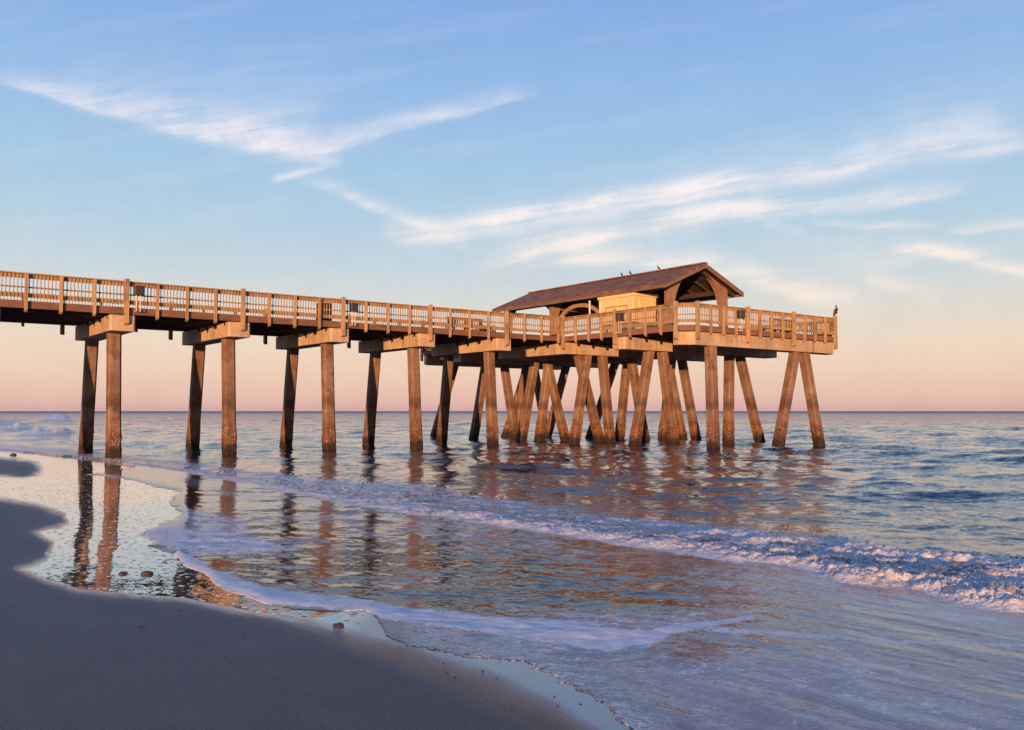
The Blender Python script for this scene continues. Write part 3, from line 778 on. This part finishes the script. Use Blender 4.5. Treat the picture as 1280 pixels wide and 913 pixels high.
# end bent of the walkway
# head piles: pairs spreading out along each cap
HP = [((1.88, -7.9), (1.05, -8.7)),
      ((8.30, -7.8), (6.60, -7.95)), ((9.02, -7.8), (10.0, -7.95)),
      ((2.06, -3.95), (.98, -3.95)), ((2.96, -3.95), (3.92, -3.8)), ((8.05, -3.95), (6.35, -5.2)), ((8.9, -3.95), (11.0, -3.6)),
      ((1.90, .36), (.91, .3)), ((2.98, .36), (3.57, .4)), ((1.40, .5), (3.31, .9)), ((5.26, .5), (7.02, 1.2)),
      ((8.16, .5), (9.81, .9)), ((8.36, .4), (7.78, .6)), ((9.17, .36), (10.64, .6)), ((7.32, 2.9), (6.64, 2.9)),
      ((2.50, 5.44), (1.38, 5.3)), ((3.51, 5.44), (2.41, 5.0)), ((3.33, 5.44), (4.06, 4.6)), ((8.80, 5.44), (6.67, 5.5)),
      ((2.1, 9.75), (1.38, 10.0)), ((3.49, 9.75), (4.48, 9.9)), ((5.25, 9.75), (4.54, 9.9)), ((8.56, 9.75), (6.92, 9.8)),
      ((8.3, 13.6), (6.6, 13.8)), ((9.0, 13.6), (10.2, 13.8)), ((2.4, 13.6), (1.2, 14.2))]
for a, b in HP: pile(a, b)

# railings
def railing(p, q, n, posts, talls, inset_=.0):
    """one straight run: rails and balusters in one mesh, each post a child"""
    p = Vector((p[0], p[1], 0)); q = Vector((q[0], q[1], 0)); L = (q - p).length; d = (q - p) / L; n = Vector((n[0], n[1], 0)).normalized()
    b = MB()
    def brd(z0, z1, o, th): b.bar(p + n * o + Vector((0, 0, (z0 + z1) / 2)), q + n * o + Vector((0, 0, (z0 + z1) / 2)), th, z1 - z0)
    brd(ZR - .04, ZR, .0, .17)             # handrail board
    brd(ZR - .185, ZR - .045, -.035, .036) # upper rail
    brd(ZR - .515, ZR - .465, -.035, .036) # middle rail
    brd(ZD + .125, ZD + .255, -.035, .036) # lower rail
    k = int(L / .118)
    for i in range(k + 1):
        t = (i + .5) / (k + 1) * L; c = p + d * t + n * .0
        z0 = ZD + .10 + random.uniform(-.012, .012)
        b.bar(c + Vector((0, 0, z0)), c + Vector((0, 0, ZR - .043)), .028, .028, up=n)
    o = b.build('railing', M['wood'], pier)
    for i, t in enumerate(posts):
        c = p + d * t; tall = i in talls
        wd = .15 if tall else .10; top = ZR + .075 if tall else ZR - .043; bot = ZD - .66 if tall else ZD - .40
        of = .115
        m = MB(); sdv = d * (wd / 2); nv = n * (wd * .5 if tall else .055)
        cc = c + n * of
        ring = [cc - sdv - nv, cc + sdv - nv, cc + sdv + nv, cc - sdv + nv]
        cut = .07
        vs = [Vector((r.x, r.y, bot)) for r in ring[:2]] + [Vector((r.x, r.y, bot + cut)) for r in ring[2:]] + [Vector((r.x, r.y, top)) for r in ring]
        m.add(vs, [(3, 2, 1, 0), (4, 5, 6, 7), (0, 1, 5, 4), (1, 2, 6, 5), (2, 3, 7, 6), (3, 0, 4, 7)])
        m.build('post', M['post'], o, bevel=.006)
    return o
near_posts = []; near_tall = []
u = -3.70
us = [-.46, -1.54, -2.62]
k = 0
while u > U0:
    us.append(u); u -= 1.08
us = sorted(us)
talls_u = [c + .10 for c in cents[:-1]] + [cents[0] - 4.22]
railing((U0 - 1, 0), (-.02, 0), (0, -1), [x - (U0 - 1) for x in us], [i for i, x in enumerate(us) if min(abs(x - t) for t in talls_u) < .1])
fu = list(np.arange(-26.3, -.5, 1.44))
railing((U0 - 1, WV), (-.02, WV), (0, 1), [x - (U0 - 1) for x in fu], range(0, len(fu), 3))
ab = [0.06, 1.03, 1.98, 2.90, 3.83, 4.82, 5.82, 6.76, 7.66]
railing((0, 0), (0, VN + .5), (-1, 0), ab, (0, 4, 8))
railing((.02, VN + .48), (.48, VN + .02), (-1, -1), [], [])
cd = [.06 + .87 * i for i in range(13)]
railing((.5, VN), (HU1 - .5, VN), (0, -1), cd, (0, 4, 8, 12))
railing((HU1 - .48, VN + .02), (HU1 - .02, VN + .48), (1, -1), [], [])
L_ = VF - VN - 1
railing((HU1, VN + .5), (HU1, VF - .5), (1, 0), [.08 + (L_ - .16) * i / 14 for i in range(15)], range(0, 15, 3))
railing((HU1 - .02, VF - .48), (HU1 - .48, VF - .02), (1, 1), [], [])
railing((.5, VF), (HU1 - .5, VF), (0, 1), [.06 + 1.48 * i for i in range(8)], (0, 3, 7))
railing((.48, VF - .02), (.02, VF - .48), (-1, 1), [], [])
railing((0, WV), (0, VF - .5), (-1, 0), [.06 + 1.28 * i for i in range(7)], (0, 3, 6))
# rail ends sticking out past the seaward corner
b = MB(); b.box(HU1 + .02, HU1 + .42, VN + .50, VN + .62, ZR - .10, ZR - .045); b.box(HU1 + .02, HU1 + .30, VN + .50, VN + .60, ZR - .50, ZR - .42)
b.build('rail_bracket', M['dark'], pier)

# ------------------------------------------------------------------ pavilion
UC = 5.67; HE = 8.01; HRG = 9.26; HW = 2.98; V0 = -4.47; V1 = 9.95
pav = empty('pavilion', to_world(UC, VC, ZD), TH)
tag(pav, 'open timber pavilion with brown shingled gable roof and arched braces on the pier head', 'pavilion')
def L(u, v, z): return (u - UC, v - VC, z - ZD)      # pier frame -> pavilion frame
def quadprism(pts, th):
    """slab from four top points, th thick straight down"""
    m = MB(); vs = [Vector(p) for p in pts] + [Vector(p) - Vector((0, 0, th)) for p in pts]
    return m.add(vs, [(0, 1, 2, 3), (7, 6, 5, 4), (0, 4, 5, 1), (1, 5, 6, 2), (2, 6, 7, 3), (3, 7, 4, 0)])
rf = MB()
for s in (-1, 1):
    q = quadprism([L(UC, V0, HRG), L(UC, V1, HRG), L(UC + s * HW, V1, HE), L(UC + s * HW, V0, HE)], .07)
    rf.add(q.v, q.f)
roof = rf.build('roof', M['shingle'], pav)
rc = MB(); rc.bar(L(UC, V0 - .01, HRG + .02), L(UC, V1 + .01, HRG + .02), .26, .06); rc.build('ridge_cap', M['shingle'], roof)
slope = (HRG - HE) / HW
for s in (-1, 1):
    # eave board, rake boards, soffit
    MB().box(L(UC + s * (HW - .07), 0, 0)[0], L(UC + s * (HW - .02), 0, 0)[0], V0 + .02 - VC, V1 - .02 - VC, HE - ZD - .22, HE - ZD - .05).build('eave_board', M['fascia'], pav)
    for vv in (V0, V1):
        q = quadprism([L(UC, vv + .05 * (1 if vv == V0 else -1), HRG - .075), L(UC, vv - .004, HRG - .075), L(UC + s * HW, vv - .004, HE - .075), L(UC + s * HW, vv + .05 * (1 if vv == V0 else -1), HE - .075)], .17)
        q.build('rake_board', M['fascia'], pav, bevel=.004)
    q = quadprism([L(UC, V0 + .06, HRG - .09), L(UC, V1 - .06, HRG - .09), L(UC + s * (HW - .09), V1 - .06, HE + .09 * slope - .09), L(UC + s * (HW - .09), V0 + .06, HE + .09 * slope - .09)], .05)
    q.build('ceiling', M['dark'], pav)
def zroof(u): return HRG - abs(u - UC) * slope - .15
CU = 2.05                        # column offset from the roof axis
cvs = [-3.85, .62, 5.12, 9.5]
th = .30
for ci, cv in enumerate(cvs):
    for s in (-1, 1):
        # column + curved spandrel as one timber shape, in the plane across the roof
        out = []
        uo = UC + s * (CU + .20); ui = UC + s * (CU - .20)
        pts = [(uo, ZD)]
        pts.append((uo, zroof(uo) - .02))
        for t in (.33, .66, 1.0):
            uu = uo + (UC - uo) * t; pts.append((uu, zroof(uu) - .02))
        ap = zroof(UC) - .16; a_ = abs(ui - UC); zs_ = ZD + 1.15; hgt = ap - zs_
        n = 12
        for i in range(n + 1):
            a = math.pi / 2 * (1 - i / n)
            pts.append((UC + s * a_ * math.cos(a), zs_ + hgt * math.sin(a)))
        pts.append((ui, ZD))
        # build as strip between the outer and inner outlines
        m = MB(); N = len(pts)
        for side in (-1, 1): m.v += [L(p[0], cv + side * th / 2, p[1]) for p in pts]
        bmf = [tuple(range(N)), tuple(range(2 * N - 1, N - 1, -1))] + [(i, (i + 1) % N, N + (i + 1) % N, N + i) for i in range(N)]
        m.f += bmf
        me = m
        o = bpy.data.meshes.new('column'); bm = bmesh.new()
        bv = [bm.verts.new(v) for v in m.v]
        e1 = bm.faces.new([bv[i] for i in range(N)]); e2 = bm.faces.new([bv[i] for i in range(2 * N - 1, N - 1, -1)])
        for i in range(N): bm.faces.new([bv[i], bv[(i + 1) % N], bv[N + (i + 1) % N], bv[N + i]])
        bmesh.ops.recalc_face_normals(bm, faces=bm.faces)
        bmesh.ops.triangulate(bm, faces=[e1, e2], ngon_method='EAR_CLIP')
        bm.to_mesh(o); bm.free(); o.materials.append(M['col'])
        link(bpy.data.objects.new('column', o), pav)
    # tie beam
    if ci > 0:
        MB().box(-CU - .1, CU + .1, cv - VC - .09, cv - VC + .09, HE - ZD - .42, HE - ZD - .16).build('tie_beam', M['fascia'], pav)
# wall plates and arches along the sides
for s in (-1, 1):
    MB().box(s * (CU - .11), s * (CU + .11), cvs[0] - VC, cvs[-1] - VC, HE - ZD - .12, HE - ZD + .12).build('wall_plate', M['dark'], pav)
    for i in (1,):
        va, vb = cvs[i] + .15, cvs[i + 1] - .15; cm = (va + vb) / 2; ha = (vb - va) / 2
        m = MB(); n = 18; ring = []
        for j in range(n + 1):
            a = math.pi * j / n; c_, s2 = math.cos(a), math.sin(a)
            ro = (ha, 1.52); ri = (ha - .17, 1.30)
            for (rx, rz) in (ro, ri):
                for w_ in (-.07, .07): ring.append((s * CU + w_, cm - VC - rx * c_, .72 + rz * s2))
        m.v = ring
        for j in range(n):
            a = j * 4; b = a + 4
            m.f += [(a, b, b + 1, a + 1), (a + 2, a + 3, b + 3, b + 2), (a, a + 2, b + 2, b), (a + 1, b + 1, b + 3, a + 3)]
        m.f += [(0, 1, 3, 2), (n * 4, n * 4 + 2, n * 4 + 3, n * 4 + 1)]
        m.build('arch_brace', M['col'], pav)
for k in range(13):
    v = V0 + .55 + (V1 - V0 - 1.1) * k / 12
    for s in (-1, 1):
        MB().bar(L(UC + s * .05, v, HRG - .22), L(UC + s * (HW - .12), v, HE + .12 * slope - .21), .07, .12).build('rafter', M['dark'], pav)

# ------------------------------------------------------------------ kiosk
KU0, KU1, KV0, KV1, KZ = 2.88, 4.50, -2.12, .46, 7.80
kc = ((KU0 + KU1) / 2, (KV0 + KV1) / 2)
kio = empty('kiosk', to_world(kc[0], kc[1], ZD), TH)
tag(kio, 'pale yellow panelled kiosk with a flat top, standing under the pavilion roof', 'kiosk')
hu, hv, hz = (KU1 - KU0) / 2, (KV1 - KV0) / 2, KZ - ZD
MB().box(-hu, hu, -hv, hv, 0, hz - .16).build('wall', M['kiosk'], kio, bevel=.01)
MB().box(-hu - .07, hu + .07, -hv - .07, hv + .07, hz - .158, hz).build('roof_trim', M['kiosk_trim'], kio, bevel=.012)
for ya, yb in ((-hv + .01, -hv + .14), (hv - .14, hv - .01), (-.12, -.05)):
    MB().box(-hu - .030, -hu - .002, ya, yb, .02, hz - .17).build('corner_trim', M['kiosk_trim'], kio, bevel=.004)
# service shutter on the long face with its frame
fr_ = MB(); y0, y1, z0, z1 = -.85, .80, .95, 1.62
fr_.box(-hu - .035, -hu - .028, y0, y1, z1, z1 + .06); fr_.box(-hu - .035, -hu - .028, y0, y1, z0 - .06, z0)
fr_.box(-hu - .035, -hu - .028, y0, y0 + .06, z0 + .002, z1 - .002); fr_.box(-hu - .035, -hu - .028, y1 - .06, y1, z0 + .002, z1 - .002)
sh_ = fr_.build('shutter_frame', mat_plain('ochre_frame', srgb(176, 140, 92), .6), kio)
m = MB()
rr = random.Random(4)
yy = .34
for k in range(9):
    wd = rr.uniform(.05, .09)
    m.box(-hu - .008, -hu - .004, yy - wd, yy, 1.36 - .012, 1.36 + .05 * rr.uniform(.6, 1)); yy -= wd + .025
m.build('faded_lettering', mat_plain('faded_red_lettering', srgb(196, 130, 84), .6), kio)
m = MB(); m.box(-.38, .42, -hv - .024, -hv - .002, .06, 1.83); m.build('door', M['kiosk'], kio, bevel=.008)
m = MB(); m.box(-.46, -.39, -hv - .034, -hv - .002, .06, 1.9); m.box(.43, .50, -hv - .034, -hv - .002, .06, 1.9); m.box(-.46, .50, -hv - .036, -hv - .002, 1.905, 1.97)
m.build('door_frame', M['kiosk_trim'], kio)

# ------------------------------------------------------------------ things on the deck
def bench(u, v, rz, label, two=True):
    e = empty('bench', to_world(u, v, ZD), TH + rz); tag(e, label, 'bench', 'slatted benches on the pier')
    Lb = 1.1
    m = MB()
    for i in range(4): m.box(-Lb, Lb, .06 + i * .115, .16 + i * .115, .42, .455)
    m.build('seat', M['bench'], e)
    m = MB()
    m.bar((-Lb, .0, .86), (Lb, .0, .86), .05, .11); m.bar((-Lb, .02, .50), (Lb, .02, .50), .04, .09)
    k = 15
    for i in range(k): x = -Lb + .06 + (2 * Lb - .12) * i / (k - 1); m.bar((x, .01, .50), (x, .0, .82), .06, .03, up=(0, 1, 0))
    m.build('backrest', M['bench'], e)
    for x in (-Lb + .15, 0, Lb - .15):
        m = MB(); m.box(x - .045, x + .045, .42, .50, 0, .42); m.box(x - .045, x + .045, -.02, .045, 0, .80); m.box(x - .04, x + .04, .05, .42, .34, .415)
        m.build('leg', M['bench'], e)
    return e
bench(-4.2, 2.75, math.pi, 'red-brown slatted bench in the middle of the walkway left of the pavilion')
bench(9.0, -6.6, 0, 'slatted bench behind the railing at the seaward end of the pier head')
# dark boxes on poles at the rail
def rail_box(u, v, label):
    e = empty('rail_box', to_world(u, v, ZD), TH); tag(e, label, 'box', 'dark boxes hung on the railing')
    m = MB(); m.box(-.17, .17, -.13, .13, .44, .76, .03); m.build('body', M['grey'], e, bevel=.012)
    m = MB(); m.box(-.19, .19, -.15, .15, .762, .80, .03); m.build('lid', M['woodh'], e, bevel=.008)
    for s in (-1, 1):
        m = MB(); m.tube([(s * .07, 0, -.15), (s * .07, 0, .438)], .018); m.bar((s * .07, -.02, -.13), (s * .07, .26, -.13), .03, .03); m.build('pipe', M['white'], e)
    return e
rail_box(-20.62, -.30, 'dark grey box on two pale pipes beside the tall rail post nearest the shore')
rail_box(-11.95, -.30, 'dark grey box on the walkway rail, above the third pair of piles from the left')
rail_box(-.30, -4.36, 'dark grey box on the rail in front of the yellow kiosk')
rail_box(3.28, -8.50, 'dark grey box on the front rail of the pier head, right of the roof')
def bin_(u, v, label):
    e = empty('litter_bin', to_world(u, v, ZD), TH); tag(e, label, 'bin')
    m = MB()
    for s in (-1, 1):
        for i in range(5):
            x = -.2 + i * .1; m.box(x - .04, x + .04, s * .24 - .015, s * .24 + .015, .05, .78); m.box(s * .24 - .015, s * .24 + .015, x - .04, x + .04, .05, .78)
    m.build('body', M['bench'], e)
    m = MB(); m.box(-.28, .28, -.28, .28, .785, .84, .04); m.build('lid', M['bench'], e, bevel=.01)
    return e
bin_(-12.75, .9, 'slatted wooden litter bin behind the rail, left of a dark rail box')
e = empty('lamp_pole', to_world(.3, -1.62, ZD), TH); tag(e, 'slim white pole rising above the rail left of the yellow kiosk', 'pole')
m = MB(); m.tube([(0, 0, 0), (0, 0, 1.62)], .045, 10); m.build('shaft', M['white'], e); m = MB(); m.tube([(0, 0, 1.622), (0, 0, 1.68)], .06, 10); m.build('cap', M['white'], e)

# ------------------------------------------------------------------ birds
def bird(loc, rz, size, label, mats, upright=35, group=None, nm='bird'):
    """perched bird: one continuous body with head and neck; wings, tail, beak and legs are children"""
    e = empty(nm, loc, rz); tag(e, label, 'bird', group)
    a = R(upright); ca, sa = math.cos(a), math.sin(a); s = size
    def P(x, y, z):                     # body axis tilted up by 'upright'
        return (s * (x * ca - z * sa), s * y, s * (x * sa + z * ca) + s * .62)
    pts = [P(-.52, 0, 0), P(-.42, 0, .0), P(-.25, 0, -.01), P(0, 0, -.03), P(.22, 0, -.01), P(.38, 0, .04), P(.47, 0, .11), P(.53, 0, .19), P(.59, 0, .24), P(.67, 0, .24), P(.73, 0, .22)]
    rad = [.03, .13, .21, .25, .235, .18, .12, .10, .115, .10, .03]
    m = MB(); m.tube(pts, [(r * s * .9, r * s) for r in rad], 12); m.build('body', mats[0], e, smooth=True)
    m = MB(); m.tube([P(.70, 0, .225), P(.80, 0, .20), P(.90, 0, .165)], [.028 * s, .02 * s, .006 * s], 8); m.build('beak', M['beak'], e, smooth=True)
    for q in (-1, 1):
        m = MB(); m.tube([P(.26, q * .13, .05), P(.10, q * .19, .04), P(-.2, q * .17, .03), P(-.5, q * .10, .02), P(-.74, q * .04, .0)],
                         [(.03 * s, .07 * s), (.04 * s, .13 * s), (.035 * s, .12 * s), (.025 * s, .07 * s), (.01 * s, .015 * s)], 10)
        m.build('wing', mats[1], e, smooth=True)
        m = MB(); hx, hy, hz_ = P(-.05, q * .08, -.16)
        m.tube([(hx, hy, hz_), (hx + .01 * s, hy, hz_ * .5), (hx, hy, .012 * s)], [.03 * s, .016 * s, .014 * s], 6)
        m.tube([(hx - .04 * s, hy, .01 * s), (hx + .10 * s, hy, .008 * s)], .012 * s, 5)
        m.build('leg', M['legm'], e)
    m = MB(); m.tube([P(-.45, 0, .0), P(-.6, 0, -.01), P(-.80, 0, -.02)], [(.06 * s, .04 * s), (.08 * s, .02 * s), (.07 * s, .008 * s)], 8); m.build('tail', mats[1], e, smooth=True)
    return e
pw = to_world(HU1 - .44, VN - .11, ZR + .075)
bird(pw, R(20), .42, 'large brown seabird perched upright on the corner post at the seaward end of the railing', (M['bird'], M['birdd']), 62)
rg = [(802.5, 0), (809.5, 1), (834.5, 2)]
lab = ['small dark bird on the roof ridge, leftmost of three', 'small dark bird on the roof ridge, middle one of three', 'small dark bird on the roof ridge, nearest the gable peak']
for (vv, k) in ((1.60, 0), (.92, 1), (-1.22, 2)):
    bird(to_world(UC, vv, HRG + .05), R([150, 165, 155][k]), .20, lab[k], (M['birdd'], M['birdd']), 50, 'dark birds on the pavilion ridge')

# ------------------------------------------------------------------ stones on the wet sand
def gp(px, py):
    Yg = HC * F / (py - HZ); return (px - 640) / F * Yg, Yg
def stone(px, py, r, label, mat, group=None, flat=.55, name='stone', seed=0):
    x, y = gp(px, py)
    zz = float(sand_height(np.array([[x]]), np.array([[y]]))[0][0, 0])
    rr = random.Random(seed + int(px))
    bm = bmesh.new(); bmesh.ops.create_icosphere(bm, subdivisions=3, radius=1.0)
    from mathutils import noise as mn
    off_ = Vector((rr.uniform(0, 50), rr.uniform(0, 50), 0))
    for v in bm.verts:
        k = 1 + .45 * mn.noise(v.co * 1.3 + off_) + .18 * mn.noise(v.co * 4 + off_)
        v.co = Vector((v.co.x * r * 1.3 * k, v.co.y * r * k, v.co.z * r * flat * k))
    for f in bm.faces: f.smooth = True
    me = bpy.data.meshes.new(name); bm.to_mesh(me); bm.free(); me.materials.append(mat)
    o = bpy.data.objects.new(name, me); o.location = (x, y, zz + r * flat * .15); o.rotation_euler = (0, 0, rr.uniform(0, 6)); link(o)
    tag(o, label, 'stone', group); return o
stone(159, 716, .045, 'flat reddish-brown shell lump in the pool, left one of a close pair', M['stone'], None, .5, 'shell')
stone(189, 716, .048, 'reddish-brown shell lump in the pool, right one of a close pair', M['stone'], None, .6, 'shell')
stone(426, 779, .045, 'brown shell lump at the edge of the foam, lower centre-left', M['stone'], None, .5, 'shell')
stone(19, 569, .10, 'dark red-brown lump on the bright wet sand at the far left', M['stone'], None, .7, 'stone')
stone(1126, 759, .02, 'tiny dark pebble in the shallow water just in front of the breaker at the right', M['stoned'], None, .8, 'pebble')
for i, (px, py) in enumerate([(186, 783), (230, 762), (310, 795), (295, 826), (182, 783), (560, 836), (570, 841), (604, 834), (622, 842), (70, 652), (692, 865), (696, 876), (724, 874), (555, 824)]):
    stone(px, py, random.uniform(.005, .009), 'tiny dark pebble scattered on the smooth wet sand', M['stoned'], 'tiny pebbles on the wet sand', .7, 'pebble', i)
